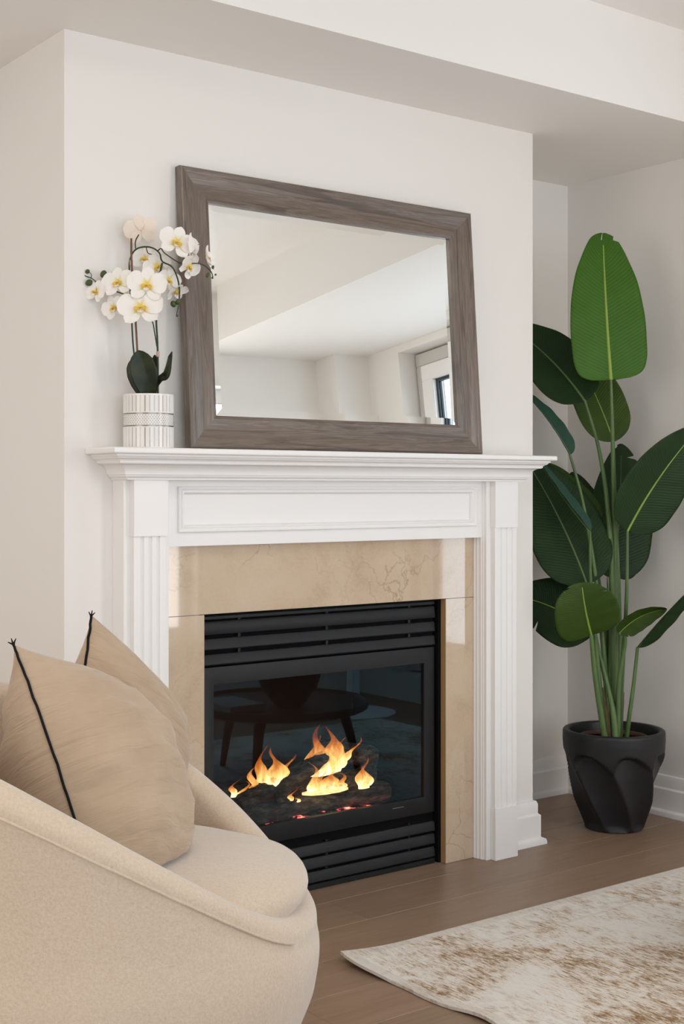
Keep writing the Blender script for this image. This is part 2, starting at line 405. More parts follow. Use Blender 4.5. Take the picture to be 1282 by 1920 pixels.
# ------------------------------------------------------------------ marble surround
mr = thing('marble_surround', (.83, -.004, 0), 'polished cream marble slabs framing the black gas fireplace', 'fireplace surround')
box('header_slab', (.266, 1.380, -.010, -.0005, FZ+.0008, 1.003), MARBLE, mr, bevel=.0008)
box('side_slab', (.266, FX0-.001, -.010, -.0005, 0.0005, FZ-.0008), MARBLE, mr, bevel=.0008)
box('side_slab', (FX1, 1.380, -.010, -.0005, 0.0005, FZ-.0008), MARBLE, mr, bevel=.0008)
REV = m_simple('honed marble edge', (.42,.26,.12), .3)
box('edge_return', (FX1-.001, FX1+.001, -.0095, .012, 0.001, FZ-.001), REV, mr)

# ------------------------------------------------------------------ mantel
mt = thing('fireplace_mantel', (.825, -.07, 0), 'white painted wooden mantel with fluted pilasters and crown shelf', 'mantel')
SX0, SX1, SY = .057, 1.593, -.160
def sweep3(prof, closed_back=True):
    rows = []
    for s, z in prof:
        rows.append([(SX0+s, -.0005, z), (SX0+s, SY+s, z), (SX1-s, SY+s, z), (SX1-s, -.0005, z)])
    V, Fc = bridge(rows, False)
    n = len(prof)
    Fc.append((0, 1, 2, 3)); Fc.append(tuple((n-1)*4+k for k in range(4)))
    return V, Fc
r_ = .005
V, Fc = sweep3([(.003, 1.252), (.0008, 1.2508), (0, 1.248), (0, 1.240), (.0008, 1.2372), (.003, 1.236)])
mesh('shelf', V, Fc, TRIM, mt, smooth=True, autos=50)
prof = [(.0145, 1.2359), (.0145, 1.2305), (.0185, 1.2295), (.020, 1.2265), (.0235, 1.2235), (.028, 1.2222), (.029, 1.220), (.0315, 1.2195), (.0315, 1.2145), (.034, 1.2140)]
for k in range(9):
    a = k/8*PI/2; prof.append((.034+.026*math.sin(a)**1.0*1.0, 1.2125-.026*(1-math.cos(a))))
prof += [(.060, 1.1855), (.0635, 1.185), (.0645, 1.181), (.068, 1.1775), (.0725, 1.1765), (.0725, 1.1722)]
V, Fc = sweep3(prof); mesh('crown_moulding', V, Fc, TRIM, mt, smooth=True, autos=28)
# frieze board and its panel moulding
FRY = -.040; FR0, FR1, FZB, FZT = .264, 1.386, .9985, 1.1720
px0, px1, pz0, pz1 = .302, 1.358, 1.034, 1.1555
box('frieze', [(FR0, FR1, FRY, -.0105, FZB, pz0+.004), (FR0, FR1, FRY, -.0105, pz1-.004, FZT), (FR0, px0+.004, FRY, -.0105, pz0+.004, pz1-.004), (px1-.004, FR1, FRY, -.0105, pz0+.004, pz1-.004),
     (px0+.004, px1-.004, FRY+.004, -.0105, pz0+.004, pz1-.004)], TRIM, mt)
rows = []
for s, o in [(0, 0), (0, .0045), (.0025, .0065), (.006, .0060), (.0085, .0035), (.011, .0025), (.0125, .0048), (.0155, .0052), (.0175, .003), (.0205, -.0035)]:
    rows.append([(px0+s, FRY-o, pz0+s), (px1-s, FRY-o, pz0+s), (px1-s, FRY-o, pz1-s), (px0+s, FRY-o, pz1-s)])
V, Fc = bridge(rows, True); mesh('panel_moulding', V, Fc, TRIM, mt, smooth=True, autos=25)
def pilaster(mir):
    X = (lambda x: x) if not mir else (lambda x: 1.650-x)
    # stepped back board, profile in plan (x, y) extruded
    pl = [(.1345, -.0005), (.1345, -.058), (.1365, -.060), (.248, -.060), (.2635, -.060), (.265, -.0585), (.265, -.050), (.2675, -.047), (.2675, -.043), (.270, -.040), (.270, -.030), (.2725, -.027), (.2725, -.018), (.2745, -.015), (.2745, -.0108), (.2650, -.0108), (.2650, -.0005)]
    rows = [[(X(a), b, 0.0005) for a, b in pl], [(X(a), b, 1.1720) for a, b in pl]]
    V, Fc = bridge(rows, True, True); p = mesh('pilaster', V, Fc, TRIM, mt, smooth=True, autos=20)
    # fluted shaft
    sh = []; x0, x1 = .1535, .2465; yf = -.0785
    sh.append((x0, -.0601)); sh.append((x0, yf+.001)); sh.append((x0+.001, yf))
    fl_w = .0055; nfl = 3
    for k in range(nfl):
        c = x0+(x1-x0)*(k+1)/(nfl+1)
        for q in range(7):
            a = PI*q/6; sh.append((c-fl_w*math.cos(a), yf+.005*math.sin(a)))
    sh += [(x1-.001, yf), (x1, yf+.001), (x1, -.0601)]
    rows = [[(X(a), b, .1620) for a, b in sh], [(X(a), b, 1.0282) for a, b in sh]]
    V, Fc = bridge(rows, True, True); mesh('fluted_shaft', V, Fc, TRIM, p, smooth=True, autos=30)
    a, b = sorted((X(.1515), X(.2485)))
    box('capital_block', (a, b, -.0830, -.0601, 1.0284, 1.1720), TRIM, p, bevel=.0008)
    box('plinth_block', (a, b, -.0830, -.0601, .0005, .1618), TRIM, p, bevel=.0012)
pilaster(False); pilaster(True)

# ------------------------------------------------------------------ leaning mirror
AL = math.radians(4.15); MX0, MX1, MH, MT = .317, 1.350, .748, .028
Mup = Vector((0, math.sin(AL), math.cos(AL))); Mn = Vector((0, -math.cos(AL), math.sin(AL)))
Mo = Vector((0, -.0555, 1.2535))            # back bottom edge line
mi = thing('framed_mirror', ((MX0+MX1)/2, Mo.y, Mo.z), 'wide rectangular mirror in a grey brown wooden frame leaning against the wall above the fireplace', 'mirror')
def MP(x, v, h): p = Mo + Mup*v + Mn*h; return (x, p.y, p.z)
fp = [(0, 0), (0, .022), (.0015, .0265), (.005, .0285), (.010, .0280), (.014, .0265), (.018, .0262), (.030, .0215), (.044, .0185), (.058, .0180), (.072, .0195), (.079, .0200), (.081, .0185), (.088, .0165), (.0885, .0075)]
def rail(i):
    cor = lambda s: [(MX0+s, s), (MX1-s, s), (MX1-s, MH-s), (MX0+s, MH-s)]
    rows = []; uv = []
    L = (MX1-MX0) if i % 2 == 0 else MH
    for e in (0, 1):
        r = []
        for s, h in fp:
            c = cor(s)[(i+e) % 4]; r.append(MP(c[0], c[1], h)); uv.append(((s if e == 0 else L-s)+i*1.7, s+i*.4+h*.5))
        rows.append(r)
    V, Fc = bridge(rows, False)
    n = len(fp); Fc.append(tuple(range(n))); Fc.append(tuple(range(n, 2*n)))
    Fc.append((0, n-1, 2*n-1, n))
    mesh('frame_rail', V, Fc, FWOOD, mi, smooth=True, autos=35, uvs=uv)
for i in range(4): rail(i)
g0 = .0885; bw = .020
def rect(s, h): return [MP(MX0+s, s, h), MP(MX1-s, s, h), MP(MX1-s, MH-s, h), MP(MX0+s, MH-s, h)]
V, Fc = bridge([rect(g0+bw, .0105), rect(g0-.004, .0092)], True); Fc = list(Fc)
mesh('mirror_bevel', V, Fc, MIRROR, mi)
V = rect(g0+bw, .0105); mesh('mirror_glass', V, [(0, 1, 2, 3)], MIRROR, mi)

# ------------------------------------------------------------------ fireplace insert
fi = thing('gas_fireplace_insert', (.83, .05, 0), 'black louvred gas fireplace with glass front and burning logs', 'fireplace')
IX0, IX1, IY = .406, 1.240, .018
box('housing', [(FX0+.002, 1.252, .03, .438, 0.0005, .012), (FX0+.002, 1.252, .014, .438, .804, .815), (FX0-.008, FX0+.002, .001, .438, .0005, .815), (1.252, FX1+.008, .014, .438, .0005, .815), (FX0+.004, 1.252, .425, .438, .012, .80)], DARK, fi)
def louver(z0, z1):
    # slanted blade: front face leans, rounded lip on top
    pr = [(IY+.012, z1), (IY+.003, z1-.001), (IY, z1-.005), (IY-.003, z0+.003), (IY-.001, z0), (IY+.006, z0), (IY+.010, z0+.004)]
    rows = [[(x, a, b) for a, b in pr] for x in (IX0, IX1)]
    V, Fc = bridge(rows, True, True); mesh('louver', V, Fc, BLACK, fi, smooth=True, autos=40)
for z0, z1 in ((.7535, .790), (.7115, .7425), (.670, .700), (.099, .130), (.060, .092), (.020, .052)): louver(z0, z1)
box('louver_rail', (IX0, IX1, IY, IY+.014, .795, .803), BLACK, fi)
box('louver_rail', (IX0, IX1, IY-.002, IY+.014, .002, .016), BLACK, fi)
box('back_plate', (IX0-.001, IX1+.008, IY+.018, IY+.022, .012, .155), DARK, fi)
box('back_plate', (IX0-.001, IX1+.008, IY+.018, IY+.022, .665, .80), DARK, fi)
for xx in (.53, .83, 1.14):
    box('louver_support', (xx, xx+.008, IY+.006, IY+.017, .668, .803), BLACK, fi)
    box('louver_support', (xx, xx+.008, IY+.006, IY+.017, .017, .135), BLACK, fi)
GX0, GX1, GZ0, GZ1 = .449, 1.199, .208, .617
def framepts(s, y): return [(IX0+s, y, .158+s), (IX1-s, y, .158+s), (IX1-s, y, .664-s), (IX0+s, y, .664-s)]
rows = [framepts(0, IY+.016), framepts(0, IY+.001), framepts(.002, IY), [(GX0-.003, IY, GZ0-.003), (GX1+.003, IY, GZ0-.003), (GX1+.003, IY, GZ1+.003), (GX0-.003, IY, GZ1+.003)],
        [(GX0, IY+.001, GZ0), (GX1, IY+.001, GZ0), (GX1, IY+.001, GZ1), (GX0, IY+.001, GZ1)], [(GX0, IY+.016, GZ0), (GX1, IY+.016, GZ0), (GX1, IY+.016, GZ1), (GX0, IY+.016, GZ1)]]
V, Fc = bridge(rows, True); fr = mesh('door_frame', V, Fc, BLACK, fi, smooth=True, autos=40)
box('maker_plate', (1.075, 1.118, IY-.0006, IY+.0002, .1895, .1912), SILVERLINE, fr)
# door glass: clear, faintly blue reflective coating
gt = bpy.data.materials.new('coated fireplace glass'); gt.use_nodes = True; nt = gt.node_tree; nt.nodes.clear()
o_ = nt.nodes.new('ShaderNodeOutputMaterial'); mx = nt.nodes.new('ShaderNodeMixShader'); tr = nt.nodes.new('ShaderNodeBsdfTransparent'); gl = nt.nodes.new('ShaderNodeBsdfGlossy')
gl.inputs['Roughness'].default_value = 0.0; gl.inputs['Color'].default_value = (.42, .76, 1.0, 1); tr.inputs['Color'].default_value = (.93, .93, .93, 1)
fre = nt.nodes.new('ShaderNodeFresnel'); fre.inputs['IOR'].default_value = 1.5
mm = nt.nodes.new('ShaderNodeMath'); mm.operation = 'MULTIPLY'; mm.inputs[1].default_value = 1.25; nt.links.new(fre.outputs[0], mm.inputs[0]); nt.links.new(mm.outputs[0], mx.inputs[0])
nt.links.new(tr.outputs[0], mx.inputs[1]); nt.links.new(gl.outputs[0], mx.inputs[2]); nt.links.new(mx.outputs[0], o_.inputs[0])
GLASSF = gt
mesh('glass_pane', [(GX0-.002, IY+.008, GZ0-.002), (GX1+.002, IY+.008, GZ0-.002), (GX1+.002, IY+.008, GZ1+.002), (GX0-.002, IY+.008, GZ1+.002)], [(0, 1, 2, 3)], GLASSF, fr)
# firebox interior
bx0, bx1 = .43, 1.222
BRICK = m_simple('sooty refractory panel', (.022,.015,.012), .95, 0, .05, (30,.15,.003))
box('firebox', [(bx0, bx1, .405, .42, .165, .66), (bx0-.01, bx0, .036, .42, .165, .66), (bx1, bx1+.01, .036, .42, .165, .66), (bx0, bx1, .036, .42, .645, .66), (bx0, bx1, .036, .42, .155, .170)], BRICK, fi)
def m_log():
    t = NT('charred ceramic log', (.05,.035,.03), .95, spec=.1); v = t.coord('Object', (9, 30, 30))
    n1 = t.noise(v, 2.5, 6, .7); t.base(t.ramp(n1, [(.3,(.012,.010,.009)),(.5,(.075,.058,.047)),(.7,(.22,.18,.145))]))
    t.bump(n1, 1, .02)
    v2 = t.coord('Object'); e = t.ramp(t.noise(v2, 21, 3), [(.68,(0,0,0)),(.76,(1,.10,.05))]); t.l(e, t.b.inputs['Emission Color']); t.b.inputs['Emission Strength'].default_value = .25
    return t.m
LOG = m_log()
def log(p0, p1, r, seed, name='log'):
    p0 = Vector(p0); p1 = Vector(p1); n = 14; rows = []
    d = (p1-p0); t = d.normalized(); s = t.cross(Vector((0, 0, 1))).normalized(); u = s.cross(t)
    for i in range(n+1):
        f = i/n; c = p0+d*f+s*.008*math.sin(f*5+seed)+u*.006*math.cos(f*4+seed*2)
        e = 1.0 if 0 < i < n else .8
        row = []
        for k in range(14):
            a = 2*PI*k/14; rr = r*e*(1+.16*noise.noise(Vector((math.cos(a)*1.5+seed, math.sin(a)*1.5, f*5)))+.07*noise.noise(Vector((math.cos(a)*5, math.sin(a)*5+seed, f*12))))
            row.append(tuple(c+s*math.cos(a)*rr+u*math.sin(a)*rr))
        rows.append(row)
    V, Fc = bridge(rows, True, True); return mesh(name, V, Fc, LOG, fi, smooth=True, autos=60)
log((.52,.15,.215), (1.16,.15,.205), .034, 1)
log((.55,.27,.225), (1.18,.28,.220), .040, 2)
log((.58,.10,.250), (.93,.17,.345), .026, 3)
log((.93,.12,.262), (1.13,.20,.258), .033, 4)
log((.98,.30,.335), (1.16,.20,.300), .034, 5)
log((.74,.11,.250), (.84,.30,.290), .026, 6)
def m_ember():
    t = NT('glowing ember bed', (.03,.02,.02), .95, spec=.1); v = t.coord()
    n1 = t.noise(v, 55, 4, .7); n0 = t.noise(v, 14, 2)
    t.base(t.ramp(n1, [(.4,(.012,.010,.010)),(.7,(.08,.06,.05))])); t.bump(n1, 1, .02)
    e = t.ramp(t.math('MULTIPLY', n1, t.math('MULTIPLY', n0, 2.0)), [(.50,(0,0,0)),(.60,(.8,.05,.06)),(.73,(1,.4,.25))])
    t.l(e, t.b.inputs['Emission Color']); t.b.inputs['Emission Strength'].default_value = 2.6; return t.m
EMB = m_ember()
rows = []
for i in range(13):
    r = []
    for j in range(37):
        x = .50+(1.17-.50)*j/36; yy = .055+.28*i/12
        r.append((x, yy, .1705+.025*math.sin(PI*i/12)*math.sin(PI*j/36)+.012*max(0, noise.noise(Vector((x*28, yy*28, 3))))))
    rows.append(r)
V, Fc = bridge(rows); e_ = mesh('ember_bed', V, Fc, EMB, fi); e_['kind'] = 'stuff'
# flames: tongues of real geometry that give off light
def m_flame():
    t = NT('flame', (1, .5, .1), 1); nt = t.t
    tc = t.n('ShaderNodeTexCoord'); sp = t.n('ShaderNodeSeparateXYZ'); t.l(tc.outputs['UV'], sp.inputs[0])
    hgt = sp.outputs[1]
    nz = t.noise(t.coord('Object', (60, 60, 14)), 1.0, 3, .6)
    h2 = t.math('ADD', hgt, t.math('MULTIPLY', t.math('SUBTRACT', nz, .5), .9))
    col = t.ramp(h2, [(0,(1,.78,.42)),(.25,(1,.62,.18)),(.55,(1,.32,.05)),(.9,(.9,.12,.01))])
    st = t.ramp(h2, [(0,(1,1,1)),(.3,(.55,.55,.55)),(.9,(.22,.22,.22))])
    em = t.n('ShaderNodeEmission'); t.l(col, em.inputs[0]); t.l(t.math('MULTIPLY', st, 3.0), em.inputs[1])
    trn = t.n('ShaderNodeBsdfTransparent'); ms = t.n('ShaderNodeMixShader')
    al = t.ramp(h2, [(0,(.8,.8,.8)),(.4,(.55,.55,.55)),(.8,(.25,.25,.25)),(1,(.06,.06,.06))])
    t.l(al, ms.inputs[0]); t.l(trn.outputs[0], ms.inputs[1]); t.l(em.outputs[0], ms.inputs[2]); t.l(ms.outputs[0], t.out.inputs[0])
    return t.m
FLAME = m_flame()
def flame(tongues):
    V = []; Fc = []; uv = []
    for (bx, by, bz, h, wd, sway, lean) in tongues:
        rows = []; n = 16; b0 = len(V)
        for i in range(n+1):
            f = i/n
            ww = wd*(1-f)**.75*(.55+.9*math.sin(PI*min(1, f*1.3+.12)))*(1+.25*math.sin(f*11+sway*9))+.0002
            cx = bx+lean*h*f+.012*math.sin(f*6+sway*5)*f*2; cz = bz+h*f; cy = by+.006*math.sin(f*5+sway*3)
            rows.append([(cx+ww*math.cos(2*PI*k/10), cy+ww*.45*math.sin(2*PI*k/10), cz) for k in range(10)])
            uv += [(k/10, f) for k in range(10)]
        v, fc = bridge(rows, True, True); V += v; Fc += [tuple(a+b0 for a in q) for q in fc]
    return mesh('flame', V, Fc, FLAME, fi, smooth=True, uvs=uv)
def FP(x, y, Y):  # point on a plane at depth Y of the firebox seen at pixel x,y
    d = Fv+Rv*((x-641)/FPX)+Uv*((HY-y)/FPX); t = (Y-CAM.y)/d.y; return CAM+d*t
def tong(x, y, Y, hp, wp, sway, lean):
    p = FP(x, y, Y); k = (p-CAM).dot(Fv)/FPX; return (p.x, p.y, p.z, hp*k, wp*k/2/.8, sway, lean)
flame([tong(440,1495,.12,36,12,.3,.0), tong(456,1492,.12,28,12,.7,.05), tong(468,1488,.12,34,12,.9,.1), tong(492,1480,.12,84,24,.2,.02), tong(508,1474,.12,72,34,1.1,.22), tong(526,1464,.12,48,22,.5,.45), tong(480,1484,.12,56,14,1.6,-.12)])
flame([tong(583,1456,.16,78,20,.4,.10), tong(598,1454,.16,96,40,1.3,.06), tong(615,1448,.16,88,44,.9,.10), tong(606,1452,.16,52,50,2.0,-.05), tong(632,1440,.16,58,26,.1,.30), tong(645,1430,.16,44,14,.6,.75)])
flame([tong(588,1484,.09,58,16,.8,-.1), tong(600,1484,.09,44,22,1.9,.0), tong(622,1480,.09,42,28,.3,.1), tong(640,1478,.09,30,20,.7,-.2), tong(612,1486,.09,18,60,.7,.0)])
flame([tong(679,1476,.10,58,15,.5,.0), tong(688,1472,.10,46,12,1.4,.05), tong(683,1478,.10,26,18,.9,.05)])
flame([tong(549,1502,.07,26,8,.5,-.15), tong(561,1504,.07,14,6,.2,.0)])

for (px_, py_, Y_, e_) in ((500,1450,.14,.35), (610,1430,.17,.6), (684,1450,.16,.2)):
    q = FP(px_, py_, Y_); pl_ = bpy.data.lights.new('flame_light', 'POINT'); pl_.energy = e_; pl_.color = (1, .42, .12); pl_.shadow_soft_size = .03
    lo = bpy.data.objects.new('flame_light', pl_); COL.objects.link(lo); lo.location = q

# ------------------------------------------------------------------ armchair
AC = CAM + Fv*2.45 + Rv*(-.46); AC.z = 0
ch = thing('armchair', AC, 'round cream boucle armchair with sloping arms in the left foreground', 'armchair')
RO = [(.035,.235),(.06,.285),(.11,.345),(.17,.382),(.238,.410),(.30,.420),(.346,.418),(.41,.407),(.50,.402),(.60,.405),(.70,.412),(.80,.420)]
HT = [(0,.398),(20,.400),(30,.425),(45,.482),(60,.544),(90,.664),(110,.722),(140,.775),(180,.795)]
WT = [(0,.075),(25,.072),(60,.066),(180,.085)]
def apt(phi, r, z):   # phi from facing direction (Rv), positive towards the camera
    return tuple(AC + Rv*(r*math.cos(phi)) - Fv*(r*math.sin(phi)) + Uv*z)
NP = 96
outer = []
def smooth_tab(tab, a):
    # average a few neighbours for roundness
    return sum(interp(tab, abs(a+k)) if abs(a+k) <= 180 else interp(tab, 360-abs(a+k)) for k in (-12,-6,0,6,12))/5
def shell_col(k):
    a = 360*k/NP; a = a if a <= 180 else a-360; phi = math.radians(a); h = smooth_tab(HT, a); wt = smooth_tab(WT, a)
    col = []
    zs = 18; r_top = interp(RO, h-.03)
    for i in range(zs+1):
        z = .035+(h-.035-wt*.45)*i/zs; r = sinterp(RO, z) if False else interp(RO, z)
        if z > h-wt*.45-.055:           # seam groove just under the rim
            g = abs(z-(h-wt*.45-.020)); r -= .004*math.exp(-(g/.006)**2)
        col.append((r, z))
    # rounded rim
    zc = h-wt*.5; rc = interp(RO, zc)-wt/2
    for i in range(1, 9):
        th = PI*i/9; col.append((rc+wt/2*math.cos(th), zc+wt*.5*math.sin(th)))
    # inner wall down to the seat deck
    for i in range(7):
        z = zc-(zc-.36)*i/6; col.append((rc-wt/2, max(z, .355)))
    col.append((.10, .355)); col.append((.001, .355))
    return [apt(phi, r, z) for r, z in col]
cols = [shell_col(k) for k in range(NP)]
nr = len(cols[0]); rows = [[cols[k][i] for k in range(NP)] for i in range(nr)]
V, Fc = bridge(rows, True, True)
sh = mesh('shell', V, Fc, BOUCLE, ch, smooth=True)
m = sh.modifiers.new('s', 'SUBSURF'); m.levels = 1; m.render_levels = 1
# rim seam welt
sp_ = []
for k in range(24, 337, 4):
    ka = k if k <= 180 else k-360; h = smooth_tab(HT, ka); wt = smooth_tab(WT, ka); z = h-wt*.45-.010; sp_.append(apt(math.radians(k), interp(RO, z)+.0005, z))
tube('seam', sp_, .0024, BOUCLE, sh, 6)
# seat cushion
CR = [(0,.402),(25,.396),(45,.352),(60,.335),(90,.328),(180,.318)]
cp = []
for i in range(7): th = -PI/2+PI*i/6; cp.append((1.0-.10+.10*math.cos(th), .430+.036*math.sin(th)))
cp = [(.0, .394), (.5, .394)] + cp + [(.82,.478),(.65,.487),(.4,.492),(.15,.494),(.001,.494)]
cp[0] = (.001, .394)
rows = []
for q, z in cp:
    rows.append([apt(2*PI*k/NP, q*smooth_tab(CR, (360*k/NP if k <= NP/2 else 360*k/NP-360)), z+.004*noise.noise(Vector((q*3*math.cos(2*PI*k/NP), q*3*math.sin(2*PI*k/NP), 1)))) for k in range(NP)])
V, Fc = bridge(rows, True, True)
cu = mesh('seat_cushion', V, Fc, BOUCLE, ch, smooth=True); m = cu.modifiers.new('s', 'SUBSURF'); m.levels = 1; m.render_levels = 1
V, Fc = bridge([[apt(2*PI*k/32, r, z) for k in range(32)] for r, z in ((.20,.0005),(.21,.003),(.21,.030),(.20,.036))], True, True)
mesh('swivel_base', V, Fc, DARK, ch, smooth=True, autos=40)

# ------------------------------------------------------------------ pillows
def pillow(label, A, e1, e2, S, S2, T=.15, seed=0, slump=0):
    """A: upper near corner; e1: down the near side; e2: across, away from the camera (both in right, up, depth)"""
    def W(v): return Rv*v[0]+Uv*v[1]+Fv*v[2]
    d1 = W(e1).normalized(); d2 = W(e2); d2 = (d2-d1*d2.dot(d1)).normalized()
    c = A+d1*(S/2)+d2*(S2/2); u2 = d2; v2 = -d1; n2 = u2.cross(v2); 
    if n2.dot(Rv) < 0: n2 = -n2
    root = thing('throw_pillow', (c.x, c.y, .47), label, 'pillow', None)
    N = 40; top = []; bot = []; edgepts = []
    def P(a, b, side):
        # a, b in -1..1
        pin = 1-.10*(1-b*b)*abs(a)**2; pin2 = 1-.10*(1-a*a)*abs(b)**2
        x = a*S2/2*pin; y = b*S/2*pin2
        t = T*((1-a**2)**.56)*((1-b**2)**.56) if abs(a) < 1 and abs(b) < 1 else 0
        t *= (1-.25*a*a*b*b)
        q = Vector((a*2.2+seed, b*2.2, side*3))
        t *= 1+.08*noise.noise(q)
        # pulled creases near the edges, and a fold running in from the near lower side
        if side > 0: t -= .040*math.exp(-((b+.16-.16*(a+1))/.045)**2)*max(0, 1-(a+1)/1.0)*min(1, (a+1)/.12+.3); t += .007*math.sin(b*17+a*4)*math.exp(-(a+1)/.45)*min(1, (a+1)/.08)*(1-b*b); t -= .012*math.exp(-((b-.62+.25*(a-.2))/.06)**2)*max(0, 1-abs(a-.2)/.6)
        t += (.020*noise.noise(Vector((a*1.3+seed, b*6+a*1.2, 2)))*(1-.6*(a+1)/2) + .008*noise.noise(Vector((a*2+seed, b*13+a*2, 2))))*(1-abs(a)**3)*(1-abs(b)**3)
        p = c+u2*x+v2*y+n2*(t*side)
        p = p - Uv*(slump*((a+1)/2)**1.6*((b+1)/2)**.8)
        if p.z < .497: p.z = .497-(.497-p.z)*.03
        return p
    rows = []; uv = []
    V = []; Fc = []; 
    for side in (1, -1):
        b0 = len(V)
        for i in range(N+1):
            for j in range(N+1):
                a = math.sin(PI/2*(-1+2*i/N)); b = math.sin(PI/2*(-1+2*j/N)); V.append(P(a, b, side)); uv.append((a*.3, b*.3))
        for i in range(N):
            for j in range(N):
                k = b0+i*(N+1)+j; Fc.append((k, k+1, k+N+2, k+N+1))
    o = mesh('cover', V, Fc, LINEN, root, smooth=True, uvs=uv)
    me = o.data; bm = bmesh.new(); bm.from_mesh(me); bmesh.ops.remove_doubles(bm, verts=bm.verts, dist=.0008); bmesh.ops.recalc_face_normals(bm, faces=bm.faces); bm.to_mesh(me); bm.free()
    for p in me.polygons: p.use_smooth = True
    # black cord along near side and its mirror edge
    for a in (-1,):
        pts = []
        for j in range(41):
            b = math.sin(PI/2*(-1+2*j/40)); p = P(a*.9999, b*.9999, 0)+u2*(a*.0015); pts.append(p+n2*.0022*noise.noise(Vector((j*.55, seed, 0))))
        tube('cord', pts, .0026, CORD, root, 6)
        if a > 0: continue
        V = []; Fc = []
        tip = pts[-1]
        for ang in (-.9, 0, .9):
            v_, f_ = tube_vf([tip-v2*.002, tip+v2*.010*math.cos(ang)+n2*.010*math.sin(ang)], [.002, .0008], 5); b0 = len(V); V += v_; Fc += [tuple(q+b0 for q in g) for g in f_]
        mesh('tie_end', V, Fc, CORD, root)
    return root
def cpt(lat, dep, z): p = CAM+Fv*dep+Rv*lat; p.z = z; return p
pillow('beige linen pillow with black corded edge, nearest, in front of the other on the armchair', at(25,1207,2.31), (.39,-.90,-.33), (.19,-.30,.93), .48, .40, .155, 0, .02)
pillow('beige linen pillow with black cord standing behind the nearer pillow', at(172,1154,2.60), (-.16,-.95,-.20), (.42,-.30,.80), .45, .34, .12, 5, .16)

# ------------------------------------------------------------------ rug
rg = []; uv = []
RX0, RX1, RY1, RY0 = .50, 2.70, -.49, -2.05
nx, ny = 90, 64
for side in (0, 1):
    for j in range(ny+1):
        for i in range(nx+1):
            x = RX0+(RX1-RX0)*i/nx; yy = RY1+(RY0-RY1)*j/ny
            dc = math.hypot((x-RX0), (RY1-yy)*1.0)
            lift = .016*max(0, 1-dc/.22)**2
            wave = .006*max(0, math.sin((RY1-yy)*16))*max(0, 1-(x-RX0)/.10)
            xe = x-(.010*math.sin((RY1-yy)*9+.5)+.006*math.sin((RY1-yy)*23))*max(0, 1-(x-RX0)/.2)
            z = .0015+(.0075 if side == 0 else 0)+lift+wave
            rg.append((xe, yy, z)); uv.append((min(x-RX0, RX1-x), min(RY1-yy, yy-RY0)))
Fc = []; M = (nx+1)*(ny+1)
for j in range(ny):
    for i in range(nx):
        a = j*(nx+1)+i; Fc.append((a, a+1, a+nx+2, a+nx+1)); Fc.append((M+a, M+a+nx+1, M+a+nx+2, M+a+1))
for i in range(nx): a = i; Fc.append((a, a+1, M+a+1, M+a)); a = ny*(nx+1)+i; Fc.append((a, a+1, M+a+1, M+a))
for j in range(ny): a = j*(nx+1); Fc.append((a, a+nx+1, M+a+nx+1, M+a)); a += nx; Fc.append((a, a+nx+1, M+a+nx+1, M+a))
off = Vector(((RX0+RX1)/2, (RY0+RY1)/2, 0))
rug = mesh('area_rug', [tuple(Vector(p)-off) for p in rg], Fc, RUG, smooth=True, uvs=uv, autos=50); rug.location = off
rug['label'] = 'distressed cream and brown woven rug with lifted corner on the oak floor'; rug['category'] = 'rug'

# ------------------------------------------------------------------ large potted plant
PC = Vector((2.015, -.018, 0))
pl = thing('potted_bird_of_paradise', PC, 'tall green plant with paddle leaves in a faceted charcoal pot in the corner', 'potted plant')
# pot: 8 twisted facets with arched tops fading into a round rim
def potr(z, a):
    tab = [(0,.098),(.012,.104),(.10,.138),(.19,.160),(.25,.1685),(.30,.1720),(.335,.1715)]
    r = sinterp(tab, z) if False else interp(tab, z)
    nf = 7; w = math.sin(min(1, max(0, (z)/.03))*PI/2)
    aa = a + z*3.0
    ph = ((aa/(2*PI)*nf) % 1.0)-.5                      # within a facet
    arch = .268-.06*(abs(ph)*2)**2.4                     # arched upper end of every facet
    k = max(0, min(1, (arch-z)/.012)); k = k*k*(3-2*k)
    flat = math.cos(PI/nf)/math.cos(ph*2*PI/nf)
    return r*(1-k*w*(1-flat)*1.5)-k*w*.002
prof = [i/60*.325 for i in range(61)]
rows = []; NN = 192
rows.append([tuple(PC+Vector((.09*math.cos(2*PI*k/NN), .09*math.sin(2*PI*k/NN), .0005))) for k in range(NN)])
for z in prof:
    rows.append([tuple(PC+Vector((potr(z, 2*PI*k/NN)*math.cos(2*PI*k/NN), potr(z, 2*PI*k/NN)*math.sin(2*PI*k/NN), max(z, .003)))) for k in range(NN)])
for r, z in ((.1705,.330),(.167,.3335),(.155,.334),(.1505,.332),(.149,.328),(.146,.28),(.135,.22)):
    rows.append([tuple(PC+Vector((r*math.cos(2*PI*k/NN), r*math.sin(2*PI*k/NN), z))) for k in range(NN)])
V, Fc = bridge(rows, True, True); mesh('pot', V, Fc, POT, pl, smooth=True, autos=50)
rows = [[tuple(PC+Vector((r*math.cos(2*PI*k/48), r*math.sin(2*PI*k/48), .292+.006*noise.noise(Vector((r*30, k*.8, 0)))))) for k in range(48)] for r in (.144,.11,.07,.03,.001)]
V, Fc = bridge(rows, True, True); s_ = mesh('soil', V, Fc, SOIL, pl, smooth=True)
V, Fc = bridge([[tuple(PC+Vector((r*math.cos(2*PI*k/48), r*math.sin(2*PI*k/48), z))) for k in range(48)] for r, z in ((.118,.297),(.118,.309),(.114,.311),(.110,.309),(.110,.297))], True)
mesh('nursery_pot_rim', V, Fc, m_simple('brown plastic rim', (.10,.05,.028), .5), pl, smooth=True)

